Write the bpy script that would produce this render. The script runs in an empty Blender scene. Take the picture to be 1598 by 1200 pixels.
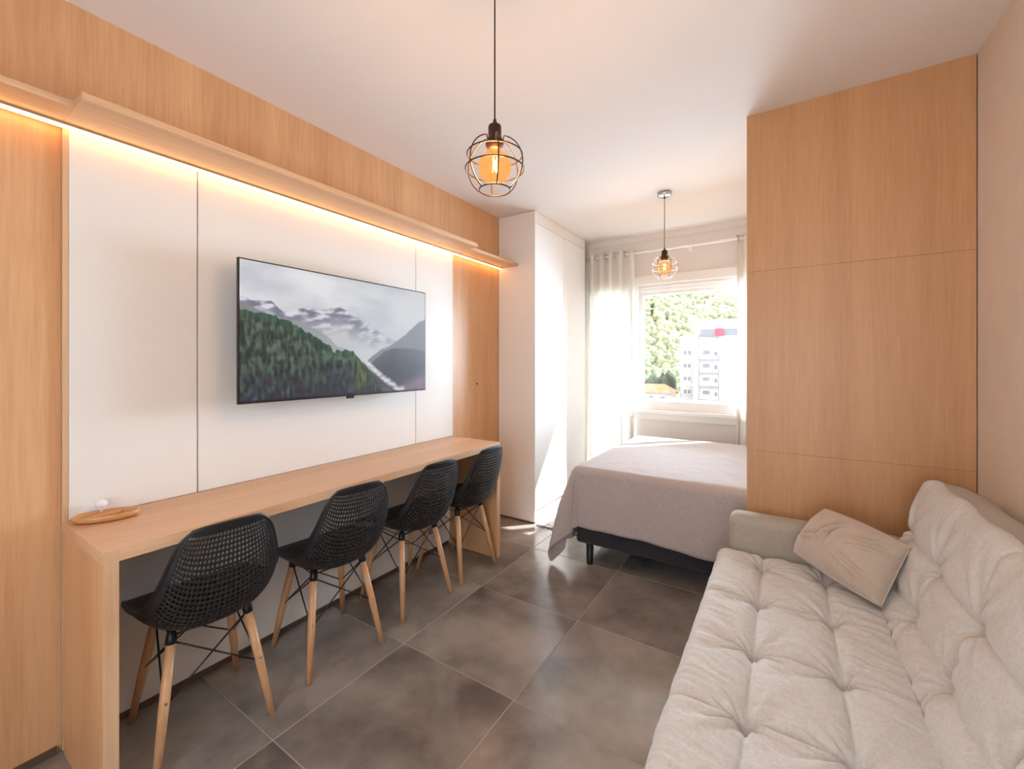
import bpy, bmesh, math, random
from mathutils import Vector, Matrix, noise as mn

random.seed(7)
sc = bpy.context.scene
C = sc.collection
PI = math.pi

# ------------------------------------------------------------------ camera, sky, sun, window daylight, added rear fill, exposure
YAW = math.atan(426 / 660)
cd = bpy.data.cameras.new('camera')
cd.sensor_width = 36.0
cd.lens = 660 / 1598 * 36.0
cd.shift_y = -35 / 1598
cd.clip_start = 0.02
cd.clip_end = 2000
cam = bpy.data.objects.new('camera', cd)
C.objects.link(cam)
cam.location = (0, 0, 1.30)
cam.rotation_euler = (PI / 2, 0, YAW)
sc.camera = cam

world = bpy.data.worlds.new('world')
sc.world = world
world.use_nodes = True
bg = world.node_tree.nodes['Background']
bg.inputs['Color'].default_value = (0.90, 0.95, 1.0, 1)
bg.inputs['Strength'].default_value = 0.9

sun_d = bpy.data.lights.new('sun', 'SUN')
sun_d.energy = 3.4
sun_d.angle = math.radians(0.8)
sun_d.color = (1.0, 0.97, 0.94)
sun = bpy.data.objects.new('sun', sun_d)
C.objects.link(sun)
sun.rotation_euler = Vector((-0.95, -1.0, -1.28)).to_track_quat('-Z', 'Y').to_euler()

win_d = bpy.data.lights.new('window_daylight', 'AREA')
win_d.shape = 'RECTANGLE'
win_d.size = 4.6
win_d.size_y = 2.3
win_d.energy = 285
win_d.color = (0.60, 0.81, 1.0)
win_l = bpy.data.objects.new('window_daylight', win_d)
C.objects.link(win_l)
win_l.location = (-0.40, 7.0, 1.35)
win_l.rotation_euler = (-PI / 2, 0, 0)

rear_d = bpy.data.lights.new('rear_fill_light', 'AREA')  # invented soft fill from behind the camera, brightening the near room
rear_d.shape = 'RECTANGLE'
rear_d.size = 1.5
rear_d.size_y = 1.9
rear_d.energy = 4.4
rear_d.color = (0.66, 0.84, 1.0)
rear_l = bpy.data.objects.new('rear_fill_light', rear_d)
C.objects.link(rear_l)
rear_l.location = (0.0, -1.75, 1.20)
rear_l.rotation_euler = (PI / 2, 0, 0)

sc.view_settings.view_transform = 'Standard'
sc.view_settings.look = 'None'
sc.view_settings.gamma = 1.0
sc.view_settings.use_curve_mapping = False
sc.view_settings.exposure = 2.58
sc.cycles.max_bounces = 16
sc.cycles.diffuse_bounces = 10

# ------------------------------------------------------------------ materials
def new_mat(name):
    m = bpy.data.materials.new(name)
    m.use_nodes = True
    nt = m.node_tree
    p = nt.nodes['Principled BSDF']
    return m, nt, p

def plain(name, col, rough=0.5, metal=0.0, bump=0.0, bscale=200, var=0.0, vscale=6, spec=0.5):
    m, nt, p = new_mat(name)
    p.inputs['Base Color'].default_value = (*col, 1)
    p.inputs['Roughness'].default_value = rough
    p.inputs['Metallic'].default_value = metal
    p.inputs['Specular IOR Level'].default_value = spec
    tc = nt.nodes.new('ShaderNodeTexCoord')
    if var:
        n = nt.nodes.new('ShaderNodeTexNoise'); n.inputs['Scale'].default_value = vscale; n.inputs['Detail'].default_value = 5
        nt.links.new(tc.outputs['Object'], n.inputs['Vector'])
        r = nt.nodes.new('ShaderNodeValToRGB')
        r.color_ramp.elements[0].position = 0.3; r.color_ramp.elements[1].position = 0.7
        r.color_ramp.elements[0].color = (*[c * (1 - var) for c in col], 1)
        r.color_ramp.elements[1].color = (*[min(1, c * (1 + var)) for c in col], 1)
        nt.links.new(n.outputs['Fac'], r.inputs['Fac'])
        nt.links.new(r.outputs['Color'], p.inputs['Base Color'])
    if bump:
        n2 = nt.nodes.new('ShaderNodeTexNoise'); n2.inputs['Scale'].default_value = bscale; n2.inputs['Detail'].default_value = 3
        nt.links.new(tc.outputs['Object'], n2.inputs['Vector'])
        b = nt.nodes.new('ShaderNodeBump'); b.inputs['Strength'].default_value = bump; b.inputs['Distance'].default_value = 0.002
        nt.links.new(n2.outputs['Fac'], b.inputs['Height'])
        nt.links.new(b.outputs['Normal'], p.inputs['Normal'])
    return m

def wood(name, axis, c1, c2, rough=0.42, fine=90, off=0.0, bands=5.0):
    """oak veneer: long streaks along the given axis with soft cathedral bands"""
    m, nt, p = new_mat(name)
    tc = nt.nodes.new('ShaderNodeTexCoord')
    mp = nt.nodes.new('ShaderNodeMapping')
    s = [1.0, 1.0, 1.0]; s[axis] = 0.045
    mp.inputs['Scale'].default_value = s
    mp.inputs['Location'].default_value = (off, off * 1.7, off * 0.3)
    nt.links.new(tc.outputs['Object'], mp.inputs['Vector'])
    n1 = nt.nodes.new('ShaderNodeTexNoise'); n1.inputs['Scale'].default_value = fine; n1.inputs['Detail'].default_value = 6; n1.inputs['Roughness'].default_value = 0.65
    n2 = nt.nodes.new('ShaderNodeTexNoise'); n2.inputs['Scale'].default_value = bands; n2.inputs['Detail'].default_value = 3; n2.inputs['Distortion'].default_value = 0.4
    for n in (n1, n2): nt.links.new(mp.outputs['Vector'], n.inputs['Vector'])
    mx = nt.nodes.new('ShaderNodeMix'); mx.data_type = 'FLOAT'; mx.inputs[0].default_value = 0.55
    nt.links.new(n1.outputs['Fac'], mx.inputs[2]); nt.links.new(n2.outputs['Fac'], mx.inputs[3])
    r = nt.nodes.new('ShaderNodeValToRGB')
    r.color_ramp.elements[0].position = 0.36; r.color_ramp.elements[1].position = 0.62
    r.color_ramp.elements[0].color = (*c1, 1); r.color_ramp.elements[1].color = (*c2, 1)
    nt.links.new(mx.outputs[0], r.inputs['Fac'])
    nt.links.new(r.outputs['Color'], p.inputs['Base Color'])
    p.inputs['Roughness'].default_value = rough
    b = nt.nodes.new('ShaderNodeBump'); b.inputs['Strength'].default_value = 0.08; b.inputs['Distance'].default_value = 0.001
    nt.links.new(n1.outputs['Fac'], b.inputs['Height']); nt.links.new(b.outputs['Normal'], p.inputs['Normal'])
    return m

def tile_mat():
    m, nt, p = new_mat('concrete_tile')
    tc = nt.nodes.new('ShaderNodeTexCoord')
    oi = nt.nodes.new('ShaderNodeObjectInfo')
    add = nt.nodes.new('ShaderNodeVectorMath'); add.operation = 'MULTIPLY_ADD'
    add.inputs[1].default_value = (1, 1, 1)
    cmb = nt.nodes.new('ShaderNodeVectorMath'); cmb.operation = 'SCALE'
    cmb.inputs[0].default_value = (37.0, 19.0, 11.0)
    nt.links.new(oi.outputs['Random'], cmb.inputs['Scale'])
    nt.links.new(tc.outputs['Object'], add.inputs[0]); nt.links.new(cmb.outputs['Vector'], add.inputs[2])
    n1 = nt.nodes.new('ShaderNodeTexNoise'); n1.inputs['Scale'].default_value = 2.6; n1.inputs['Detail'].default_value = 8; n1.inputs['Roughness'].default_value = 0.55; n1.inputs['Distortion'].default_value = 0.15
    nt.links.new(add.outputs['Vector'], n1.inputs['Vector'])
    r = nt.nodes.new('ShaderNodeValToRGB')
    e = r.color_ramp.elements
    e[0].position = 0.33; e[0].color = (0.125, 0.108, 0.097, 1)
    e[1].position = 0.68; e[1].color = (0.375, 0.335, 0.300, 1)
    nt.links.new(n1.outputs['Fac'], r.inputs['Fac'])
    nt.links.new(r.outputs['Color'], p.inputs['Base Color'])
    p.inputs['Specular IOR Level'].default_value = 0.9
    rr = nt.nodes.new('ShaderNodeMapRange'); rr.inputs[3].default_value = 0.15; rr.inputs[4].default_value = 0.25
    nt.links.new(n1.outputs['Fac'], rr.inputs[0]); nt.links.new(rr.outputs[0], p.inputs['Roughness'])
    return m

def fabric(name, col, scale=900, var=0.10, bump=0.25, sheen=0.2, translucent=0.0):
    m, nt, p = new_mat(name)
    tc = nt.nodes.new('ShaderNodeTexCoord')
    n = nt.nodes.new('ShaderNodeTexNoise'); n.inputs['Scale'].default_value = scale; n.inputs['Detail'].default_value = 2
    n2 = nt.nodes.new('ShaderNodeTexNoise'); n2.inputs['Scale'].default_value = scale / 4; n2.inputs['Detail'].default_value = 4
    for q in (n, n2): nt.links.new(tc.outputs['Object'], q.inputs['Vector'])
    mx = nt.nodes.new('ShaderNodeMix'); mx.data_type = 'FLOAT'; mx.inputs[0].default_value = 0.5
    nt.links.new(n.outputs['Fac'], mx.inputs[2]); nt.links.new(n2.outputs['Fac'], mx.inputs[3])
    r = nt.nodes.new('ShaderNodeValToRGB')
    r.color_ramp.elements[0].position = 0.35; r.color_ramp.elements[1].position = 0.65
    r.color_ramp.elements[0].color = (*[c * (1 - var) for c in col], 1)
    r.color_ramp.elements[1].color = (*[min(1, c * (1 + var)) for c in col], 1)
    nt.links.new(mx.outputs[0], r.inputs['Fac'])
    nt.links.new(r.outputs['Color'], p.inputs['Base Color'])
    p.inputs['Roughness'].default_value = 0.9
    p.inputs['Specular IOR Level'].default_value = 0.2
    p.inputs['Sheen Weight'].default_value = sheen
    b = nt.nodes.new('ShaderNodeBump'); b.inputs['Strength'].default_value = bump; b.inputs['Distance'].default_value = 0.001
    nt.links.new(n.outputs['Fac'], b.inputs['Height']); nt.links.new(b.outputs['Normal'], p.inputs['Normal'])
    if translucent:
        t = nt.nodes.new('ShaderNodeBsdfTranslucent'); nt.links.new(r.outputs['Color'], t.inputs['Color'])
        ms = nt.nodes.new('ShaderNodeMixShader'); ms.inputs[0].default_value = translucent
        nt.links.new(p.outputs[0], ms.inputs[1]); nt.links.new(t.outputs[0], ms.inputs[2])
        nt.links.new(ms.outputs[0], nt.nodes['Material Output'].inputs['Surface'])
    return m

def emit(name, col, strength):
    m, nt, p = new_mat(name)
    p.inputs['Base Color'].default_value = (*[min(1, c) for c in col], 1)
    p.inputs['Emission Color'].default_value = (*col, 1)
    p.inputs['Emission Strength'].default_value = strength
    return m

def pane(name, tint=(1, 1, 1), gloss=0.06):
    m = bpy.data.materials.new(name); m.use_nodes = True
    nt = m.node_tree
    nt.nodes.remove(nt.nodes['Principled BSDF'])
    t = nt.nodes.new('ShaderNodeBsdfTransparent'); t.inputs['Color'].default_value = (*tint, 1)
    g = nt.nodes.new('ShaderNodeBsdfGlossy'); g.inputs['Roughness'].default_value = 0.02
    ms = nt.nodes.new('ShaderNodeMixShader'); ms.inputs[0].default_value = gloss
    nt.links.new(t.outputs[0], ms.inputs[1]); nt.links.new(g.outputs[0], ms.inputs[2])
    nt.links.new(ms.outputs[0], nt.nodes['Material Output'].inputs['Surface'])
    return m

def bulb_mat(name, col, strength, clear):
    m = bpy.data.materials.new(name); m.use_nodes = True
    nt = m.node_tree
    nt.nodes.remove(nt.nodes['Principled BSDF'])
    t = nt.nodes.new('ShaderNodeBsdfTransparent'); t.inputs['Color'].default_value = (1.0, 0.82, 0.6, 1)
    e = nt.nodes.new('ShaderNodeEmission'); e.inputs['Color'].default_value = (*col, 1); e.inputs['Strength'].default_value = strength
    ms = nt.nodes.new('ShaderNodeMixShader'); ms.inputs[0].default_value = clear
    nt.links.new(e.outputs[0], ms.inputs[1]); nt.links.new(t.outputs[0], ms.inputs[2])
    nt.links.new(ms.outputs[0], nt.nodes['Material Output'].inputs['Surface'])
    return m

def vcol(name, strength, base=0.02, rough=0.35):
    m, nt, p = new_mat(name)
    a = nt.nodes.new('ShaderNodeAttribute'); a.attribute_name = 'picture'
    p.inputs['Base Color'].default_value = (base, base, base, 1)
    p.inputs['Roughness'].default_value = rough
    p.inputs['Specular IOR Level'].default_value = 0.22
    nt.links.new(a.outputs['Color'], p.inputs['Emission Color'])
    p.inputs['Emission Strength'].default_value = strength
    return m

OAK1, OAK2 = (0.54, 0.285, 0.130), (0.69, 0.405, 0.212)
M = {}
M['oak_v'] = wood('oak_veneer_vertical', 2, OAK1, OAK2)
M['oak_v2'] = wood('oak_veneer_partition', 2, (0.475, 0.245, 0.108), (0.585, 0.325, 0.155), off=3.3)
M['oak_h'] = wood('oak_veneer_lengthwise', 1, (0.57, 0.335, 0.180), (0.74, 0.48, 0.295), off=1.3)
M['oak_edge'] = wood('oak_edge_band', 2, (0.55, 0.34, 0.19), (0.70, 0.46, 0.28), off=5.1)
M['beech'] = wood('beech_leg', 2, (0.50, 0.25, 0.115), (0.68, 0.39, 0.20), fine=160, rough=0.4)
M['tray'] = wood('tray_wood', 1, (0.52, 0.25, 0.09), (0.70, 0.38, 0.17), rough=0.35)
M['white_panel'] = plain('white_lacquer_panel', (0.78, 0.755, 0.72), rough=0.45, spec=0.22)
M['white_ward'] = plain('white_wardrobe_board', (0.80, 0.765, 0.72), rough=0.5, spec=0.35)
M['white_door'] = plain('white_wardrobe_door', (0.80, 0.80, 0.80), rough=0.55, spec=0.3)
M['ceiling'] = plain('ceiling_paint', (0.80, 0.765, 0.735), rough=0.9, bump=0.1, bscale=120)
M['wall'] = plain('beige_wall_paint', (0.72, 0.635, 0.545), rough=0.85, bump=0.35, bscale=160, var=0.03, vscale=9)
M['wall_win'] = plain('window_wall_paint', (0.74, 0.70, 0.665), rough=0.85, bump=0.1)
M['tile'] = tile_mat()
M['grout'] = plain('pale_grout', (0.40, 0.36, 0.32), rough=0.9)
M['joint'] = plain('beige_joint', (0.26, 0.215, 0.17), rough=0.7)
M['skirting'] = plain('dark_skirting', (0.10, 0.065, 0.045), rough=0.6)
M['black_plastic'] = plain('black_plastic', (0.012, 0.011, 0.013), rough=0.42, bump=0.05, bscale=600)
M['black_metal'] = plain('black_metal', (0.015, 0.013, 0.013), rough=0.35, metal=0.3)
M['bronze'] = plain('dark_bronze_metal', (0.055, 0.026, 0.018), rough=0.38, metal=0.75)
M['cage2'] = plain('copper_wire', (0.20, 0.12, 0.09), rough=0.35, metal=0.8)
M['chrome'] = plain('brushed_chrome', (0.62, 0.62, 0.63), rough=0.2, metal=1.0)
M['screw'] = plain('steel_screw', (0.6, 0.56, 0.5), rough=0.3, metal=0.9)
M['led'] = emit('led_strip_light', (1.0, 0.49, 0.155), 2.1)
M['led_alu'] = plain('led_profile', (0.32, 0.22, 0.13), rough=0.4)
M['sofa'] = fabric('sofa_linen', (0.585, 0.58, 0.56), scale=420, var=0.10, bump=0.25)
M['sofa_side'] = fabric('sofa_side_fabric', (0.40, 0.36, 0.30), scale=420, var=0.08, bump=0.2)
M['pillow'] = fabric('pillow_satin', (0.50, 0.405, 0.325), scale=300, var=0.05, bump=0.08, sheen=0.5)
M['bedspread'] = fabric('bedspread_weave', (0.46, 0.395, 0.375), scale=360, var=0.13, bump=0.5)
M['mattress'] = fabric('mattress_cloth', (0.7, 0.68, 0.65), scale=300)
M['bed_base'] = fabric('bed_base_cloth', (0.030, 0.030, 0.036), scale=500, var=0.2)
M['curtain'] = fabric('curtain_voile', (0.86, 0.835, 0.79), scale=700, var=0.03, bump=0.1, translucent=0.35)
M['frame'] = plain('white_window_frame', (0.82, 0.81, 0.79), rough=0.35)
M['rod'] = plain('white_rod', (0.85, 0.83, 0.80), rough=0.3)
M['glass'] = pane('window_glass')
M['tv_body'] = plain('tv_black_plastic', (0.012, 0.012, 0.014), rough=0.35)
M['screen'] = vcol('tv_screen_picture', 0.165)
M['rug'] = None
M['ceramic'] = plain('glazed_ceramic', (0.78, 0.77, 0.77), rough=0.15)
M['ceramic_grey'] = plain('grey_glaze', (0.33, 0.32, 0.34), rough=0.2)

# ------------------------------------------------------------------ mesh helpers
def box(bm, x0, x1, y0, y1, z0, z1, bev=0.0, seg=2):
    vs = [bm.verts.new(v) for v in ((x0, y0, z0), (x1, y0, z0), (x1, y1, z0), (x0, y1, z0), (x0, y0, z1), (x1, y0, z1), (x1, y1, z1), (x0, y1, z1))]
    fs = [bm.faces.new([vs[i] for i in f]) for f in ((3, 2, 1, 0), (4, 5, 6, 7), (0, 1, 5, 4), (1, 2, 6, 5), (2, 3, 7, 6), (3, 0, 4, 7))]
    if bev:
        es = list({e for f in fs for e in f.edges})
        bmesh.ops.bevel(bm, geom=es, offset=bev, segments=seg, affect='EDGES', profile=0.5)
    return bm

def tube(bm, pts, r, n=8, closed=False, caps=True):
    pts = [Vector(p) for p in pts]
    N = len(pts)
    rs = r if isinstance(r, (list, tuple)) else [r] * N
    rings = []
    prev = None
    for i, p in enumerate(pts):
        if closed: t = (pts[(i + 1) % N] - pts[i - 1]).normalized()
        else: t = (pts[min(i + 1, N - 1)] - pts[max(i - 1, 0)]).normalized()
        if prev is None:
            a = Vector((0, 0, 1)) if abs(t.z) < 0.9 else Vector((1, 0, 0))
            u = t.cross(a).normalized()
        else:
            u = (prev - t * prev.dot(t)).normalized()
        prev = u
        w = t.cross(u)
        rings.append([bm.verts.new(p + (u * math.cos(2 * PI * k / n) + w * math.sin(2 * PI * k / n)) * rs[i]) for k in range(n)])
    for i in range(N if closed else N - 1):
        A, B = rings[i], rings[(i + 1) % N]
        for k in range(n):
            f = bm.faces.new((A[k], A[(k + 1) % n], B[(k + 1) % n], B[k])); f.smooth = True
    if caps and not closed:
        bm.faces.new(rings[0][::-1]); bm.faces.new(rings[-1])
    return bm

def lathe(bm, prof, c=(0, 0, 0), n=24, smooth=True):
    rings = []
    for r, z in prof:
        if r < 1e-6: rings.append([bm.verts.new((c[0], c[1], c[2] + z))])
        else: rings.append([bm.verts.new((c[0] + r * math.cos(2 * PI * k / n), c[1] + r * math.sin(2 * PI * k / n), c[2] + z)) for k in range(n)])
    for A, B in zip(rings, rings[1:]):
        for k in range(n):
            j = (k + 1) % n
            if len(A) == 1 and len(B) == 1: continue
            if len(A) == 1: f = bm.faces.new((A[0], B[j], B[k]))
            elif len(B) == 1: f = bm.faces.new((A[k], A[j], B[0]))
            else: f = bm.faces.new((A[k], A[j], B[j], B[k]))
            f.smooth = smooth
    return bm

def grid(bm, fn, nu, nv, smooth=True):
    V = [[bm.verts.new(fn(i / nu, j / nv)) for j in range(nv + 1)] for i in range(nu + 1)]
    for i in range(nu):
        for j in range(nv):
            f = bm.faces.new((V[i][j], V[i + 1][j], V[i + 1][j + 1], V[i][j + 1])); f.smooth = smooth
    return V

def root_origin(o):
    v = Vector((0, 0, 0))
    while o is not None:
        v += o.location; o = o.parent
    return v

def obj(name, bm, mat, parent=None, fix=True):
    """links a bmesh given in world coordinates as ONE mesh object under parent"""
    if fix: bmesh.ops.recalc_face_normals(bm, faces=bm.faces)
    off = root_origin(parent)
    if parent is not None: bmesh.ops.translate(bm, verts=bm.verts, vec=-off)
    me = bpy.data.meshes.new(name); bm.to_mesh(me); bm.free()
    me.materials.append(mat)
    o = bpy.data.objects.new(name, me); C.objects.link(o)
    o.parent = parent
    return o

def tag(o, label=None, cat=None, group=None, kind=None):
    if label: o['label'] = label
    if cat: o['category'] = cat
    if group: o['group'] = group
    if kind: o['kind'] = kind
    return o

def thing(name, loc, label, cat, group=None):
    o = bpy.data.objects.new(name, None); C.objects.link(o)
    o.location = loc; o.empty_display_size = 0.1
    return tag(o, label, cat, group)

def NB(): return bmesh.new()

def bx(*a, **k): return box(bmesh.new(), *a, **k)

def copy_tree(o, parent=None):
    c = o.copy(); C.objects.link(c); c.parent = parent
    for ch in list(o.children): copy_tree(ch, c)
    return c

# ------------------------------------------------------------------ room shell
XL, XR, YB, YF, ZC = -2.04, 0.64, -1.3, 4.15, 2.52

floor = tag(obj('floor', bx(XL - 0.1, XR + 0.1, YB - 0.1, YF + 0.2, -0.12, -0.0012), M['grout']), 'dark concrete-look tiled floor with pale joints', kind='structure')
TX, TY = 0.603, 0.596
xs = [-1.48 + TX * k for k in range(-1, 5)]
ys = [0.776 + TY * k for k in range(-6, 7)]
tmesh = {}
def tile_piece(x0, x1, y0, y1):
    g = 0.0018
    x0 = max(x0, XL); x1 = min(x1, XR); y0 = max(y0, YB); y1 = min(y1, YF)
    if x1 - x0 < 0.03 or y1 - y0 < 0.03: return
    w, d = round(x1 - x0 - 2 * g, 4), round(y1 - y0 - 2 * g, 4)
    if (w, d) not in tmesh:
        b = bx(-w / 2, w / 2, -d / 2, d / 2, -0.009, 0.0, bev=0.0012, seg=1)
        me = bpy.data.meshes.new('tile'); b.to_mesh(me); b.free(); me.materials.append(M['tile']); tmesh[(w, d)] = me
    o = bpy.data.objects.new('tile', tmesh[(w, d)]); C.objects.link(o)
    o.location = ((x0 + x1) / 2, (y0 + y1) / 2, 0); o.parent = floor
for a in range(-1, 5):
    for k in range(-4, 7):
        tile_piece(-1.48 + TX * a, -1.48 + TX * (a + 1), 0.776 + TY * k, 0.776 + TY * (k + 1))

tag(obj('ceiling', bx(XL - 0.1, XR + 0.1, YB - 0.1, YF + 0.2, ZC, ZC + 0.12), M['ceiling']), 'plain white painted ceiling', kind='structure')
tag(obj('wall_right', bx(XR, XR + 0.12, YB - 0.1, YF + 0.2, 0, ZC), M['wall']), 'beige painted wall behind the sofa', kind='structure')
RX0, RX1, RZ0, RZ1 = -0.75, 0.55, 0.25, 2.15  # rear opening added to let the fill light in
wr_ = NB()
box(wr_, XL - 0.1, RX0, YB - 0.12, YB, 0, ZC); box(wr_, RX1, XR + 0.1, YB - 0.12, YB, 0, ZC)
box(wr_, RX0, RX1, YB - 0.12, YB, RZ1, ZC); box(wr_, RX0, RX1, YB - 0.12, YB, 0, RZ0)
tag(obj('wall_rear', wr_, M['ceiling']), 'unseen white wall with an added window opening behind the viewer', kind='structure')

# left wall: masonry with wooden and white panels on it
wl = tag(obj('wall_left', bx(XL - 0.12, XL - 0.02, YB - 0.1, YF + 0.2, 0, ZC), M['wall']), 'left wall clad in oak veneer and white panels', kind='structure')
G = 0.0022
SH = 2.090         # shelf underside
for (y0, y1, z0, z1, m) in (
        (-1.3, -0.85, 0.0, SH + 0.02, 'oak_v'), (-0.85, 0.372, 0.0, SH + 0.02, 'oak_v'), (2.351, 2.949, 0.0, SH + 0.02, 'oak_v'),
        (-1.3, -0.61, SH + 0.02, ZC, 'oak_v'), (-0.61, 0.62, SH + 0.02, ZC, 'oak_v'), (0.62, 1.85, SH + 0.02, ZC, 'oak_v'), (1.85, 2.949, SH + 0.02, ZC, 'oak_v')):
    obj('wood_panel', bx(XL - 0.02, XL, y0 + 0.0003, y1 - 0.0003, z0, z1), M[m], wl)
obj('edge_strip', bx(XL - 0.02, XL + 0.0115, 0.3724, 0.3868, 0.0, SH, bev=0.001), M['oak_edge'], wl)
for (y0, y1) in ((0.3855, 0.7605), (0.7605, 1.983), (1.983, 2.3525)):
    obj('white_panel', bx(XL - 0.016, XL + 0.010, y0 + G, y1 - G, 0.765, SH - 0.002, bev=0.0015), M['white_panel'], wl)
obj('panel_joint', bx(XL - 0.02, XL - 0.010, 0.387, 2.35, 0.75, SH), M['joint'], wl)
obj('lower_panel', bx(XL - 0.02, XL + 0.008, 0.400, 2.310, 0.0, 0.76), M['white_panel'], wl)
kb = NB(); tube(kb, [(XL - 0.002, 2.65, 1.13), (XL + 0.006, 2.65, 1.13)], 0.008, n=12)
tag(obj('keyhole', kb, M['skirting'], wl), 'small dark keyhole in the oak panel')
tag(obj('baseboard_left', bx(XL + 0.009, XL + 0.017, 0.410, 2.298, 0.0, 0.022), M['skirting']), 'low dark skirting strip under the desk', kind='structure')
tag(obj('baseboard_rear', bx(XL + 0.001, XL + 0.012, -1.28, 0.36, 0.0, 0.022), M['skirting']), 'low dark skirting strip along the oak cladding', kind='structure')

# window wall with its opening
WX0, WX1, WZ0, WZ1 = -1.66, 0.22, 0.875, 2.02
WXD = -1.24        # left of this the opening reaches the floor for the added glazed door
ww = NB()
box(ww, XL - 0.02, WX0, YF, YF + 0.18, 0, ZC); box(ww, WX1, XR, YF, YF + 0.18, 0, ZC)
box(ww, WX0, WX1, YF, YF + 0.18, WZ1, ZC); box(ww, -1.24, WX1, YF, YF + 0.18, 0, WZ0); box(ww, WX0, -1.24, YF, YF + 0.18, 0, 0.06)
tag(obj('wall_window', ww, M['wall_win']), 'light painted wall around the window', kind='structure')
tag(obj('trim_1', bx(-1.685, XR, YF - 0.05, YF, ZC - 0.055, ZC, bev=0.004), M['wall_win']), 'pale cornice strip above the window', kind='structure')

win = bpy.data.objects.new('window_1', None); C.objects.link(win); win.location = (-0.5, YF, WZ0)
tag(win, 'wide white framed window with a view of a wooded hill', kind='structure')
def frame_rect(x0, x1, z0, z1, y0, y1, w, name, par, bev=0.004):
    b = NB()
    box(b, x0, x0 + w, y0, y1, z0, z1, bev); box(b, x1 - w, x1, y0, y1, z0, z1, bev)
    box(b, x0 + w, x1 - w, y0, y1, z1 - w, z1, bev); box(b, x0 + w, x1 - w, y0, y1, z0, z0 + w, bev)
    return obj(name, b, M['frame'], par)
frame_rect(WXD - 0.05, WX1 + 0.07, WZ0 - 0.03, WZ1 + 0.11, YF - 0.022, YF + 0.004, 0.085, 'casing', win)
frame_rect(WXD, WX1, WZ0, WZ1, YF + 0.03, YF + 0.13, 0.035, 'outer_frame', win)
for (x0, x1, yy) in ((WXD + 0.03, -0.30, YF + 0.045), (-0.345, WX1 - 0.03, YF + 0.09)):
    s = frame_rect(x0, x1, WZ0 + 0.03, WZ1 - 0.03, yy, yy + 0.035, 0.042, 'sash', win)
    obj('pane', bx(x0 + 0.04, x1 - 0.04, yy + 0.015, yy + 0.020, WZ0 + 0.07, WZ1 - 0.07), M['glass'], s)
obj('window_sill', bx(WXD - 0.03, WX1 + 0.10, YF - 0.075, YF + 0.03, WZ0 - 0.065, WZ0 - 0.03, bev=0.006), M['frame'], win)
obj('apron', bx(WXD - 0.02, WX1 + 0.07, YF - 0.03, YF + 0.003, WZ0 - 0.125, WZ0 - 0.065, bev=0.005), M['frame'], win)

dr = bpy.data.objects.new('added_door', None); C.objects.link(dr); dr.location = (-1.45, YF, 0.06)  # unseen door added so the lower curtain is lit from behind
tag(dr, 'added narrow glazed door behind the left curtain, backlighting the cloth', kind='structure')
frame_rect(WX0, WXD - 0.002, 0.06, WZ1, YF + 0.04, YF + 0.10, 0.05, 'door_frame', dr)
obj('pane', bx(WX0 + 0.045, WXD - 0.047, YF + 0.065, YF + 0.070, 0.105, WZ1 - 0.045), M['glass'], dr)

fill_win = bpy.data.objects.new('added_rear_window', None); C.objects.link(fill_win); fill_win.location = (-0.1, YB, RZ0)  # unseen window added as a frame for the rear fill light
tag(fill_win, 'added unseen window behind the viewer, letting in fill light', kind='structure')
frame_rect(RX0, RX1, RZ0, RZ1, YB - 0.10, YB - 0.02, 0.04, 'outer_frame', fill_win)
for (x0, x1, yy) in ((RX0 + 0.035, -0.075, YB - 0.09), (-0.125, RX1 - 0.035, YB - 0.055)):
    s = frame_rect(x0, x1, RZ0 + 0.035, RZ1 - 0.035, yy, yy + 0.03, 0.045, 'sash', fill_win)
    obj('pane', bx(x0 + 0.04, x1 - 0.04, yy + 0.012, yy + 0.017, RZ0 + 0.075, RZ1 - 0.075), M['glass'], s)

# oak partition at the right
PY = 2.40
wp = bpy.data.objects.new('wall_partition', None); C.objects.link(wp); wp.location = (0.24, PY, 0)
tag(wp, 'full height oak veneer partition between sofa and bed', kind='structure')
for z0, z1 in ((0.0, 0.8652), (0.8660, 1.7452), (1.7460, ZC)):
    obj('wood_panel', bx(-0.158, XR - 0.004, PY, PY + 0.03, z0, z1, bev=0.0004, seg=1), M['oak_v2'], wp)
obj('core', bx(-0.154, XR - 0.002, PY + 0.026, PY + 0.06, 0.0, ZC), M['oak_v2'], wp)
obj('edge_strip', bx(-0.160, -0.154, PY + 0.001, PY + 0.06, 0.0, ZC), M['oak_edge'], wp)

# ------------------------------------------------------------------ wall shelf with light strip
sh = thing('wall_shelf', (XL, 1.3, SH), 'long oak shelf with a glowing warm light strip on the left wall', 'shelf')
obj('narrow_board', bx(XL + 0.001, -1.855, -1.28, 0.366, SH, SH + 0.020, bev=0.0015), M['oak_h'], sh)
obj('wide_board', bx(XL + 0.001, -1.772, 0.366, 2.315, SH, SH + 0.024, bev=0.0015), M['oak_h'], sh)
obj('narrow_board', bx(XL + 0.001, -1.845, 2.315, 2.944, SH, SH + 0.020, bev=0.0015), M['oak_h'], sh)
ls = obj('light_profile', bx(XL + 0.0125, XL + 0.046, -1.28, 2.943, SH - 0.006, SH), M['led_alu'], sh)
lb = NB(); tube(lb, [(XL + 0.034, -1.27, SH - 0.0075), (XL + 0.034, 2.938, SH - 0.0075)], 0.0075, n=10)
tag(obj('light_strip', lb, M['led'], ls), 'glowing warm white light strip')

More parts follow.
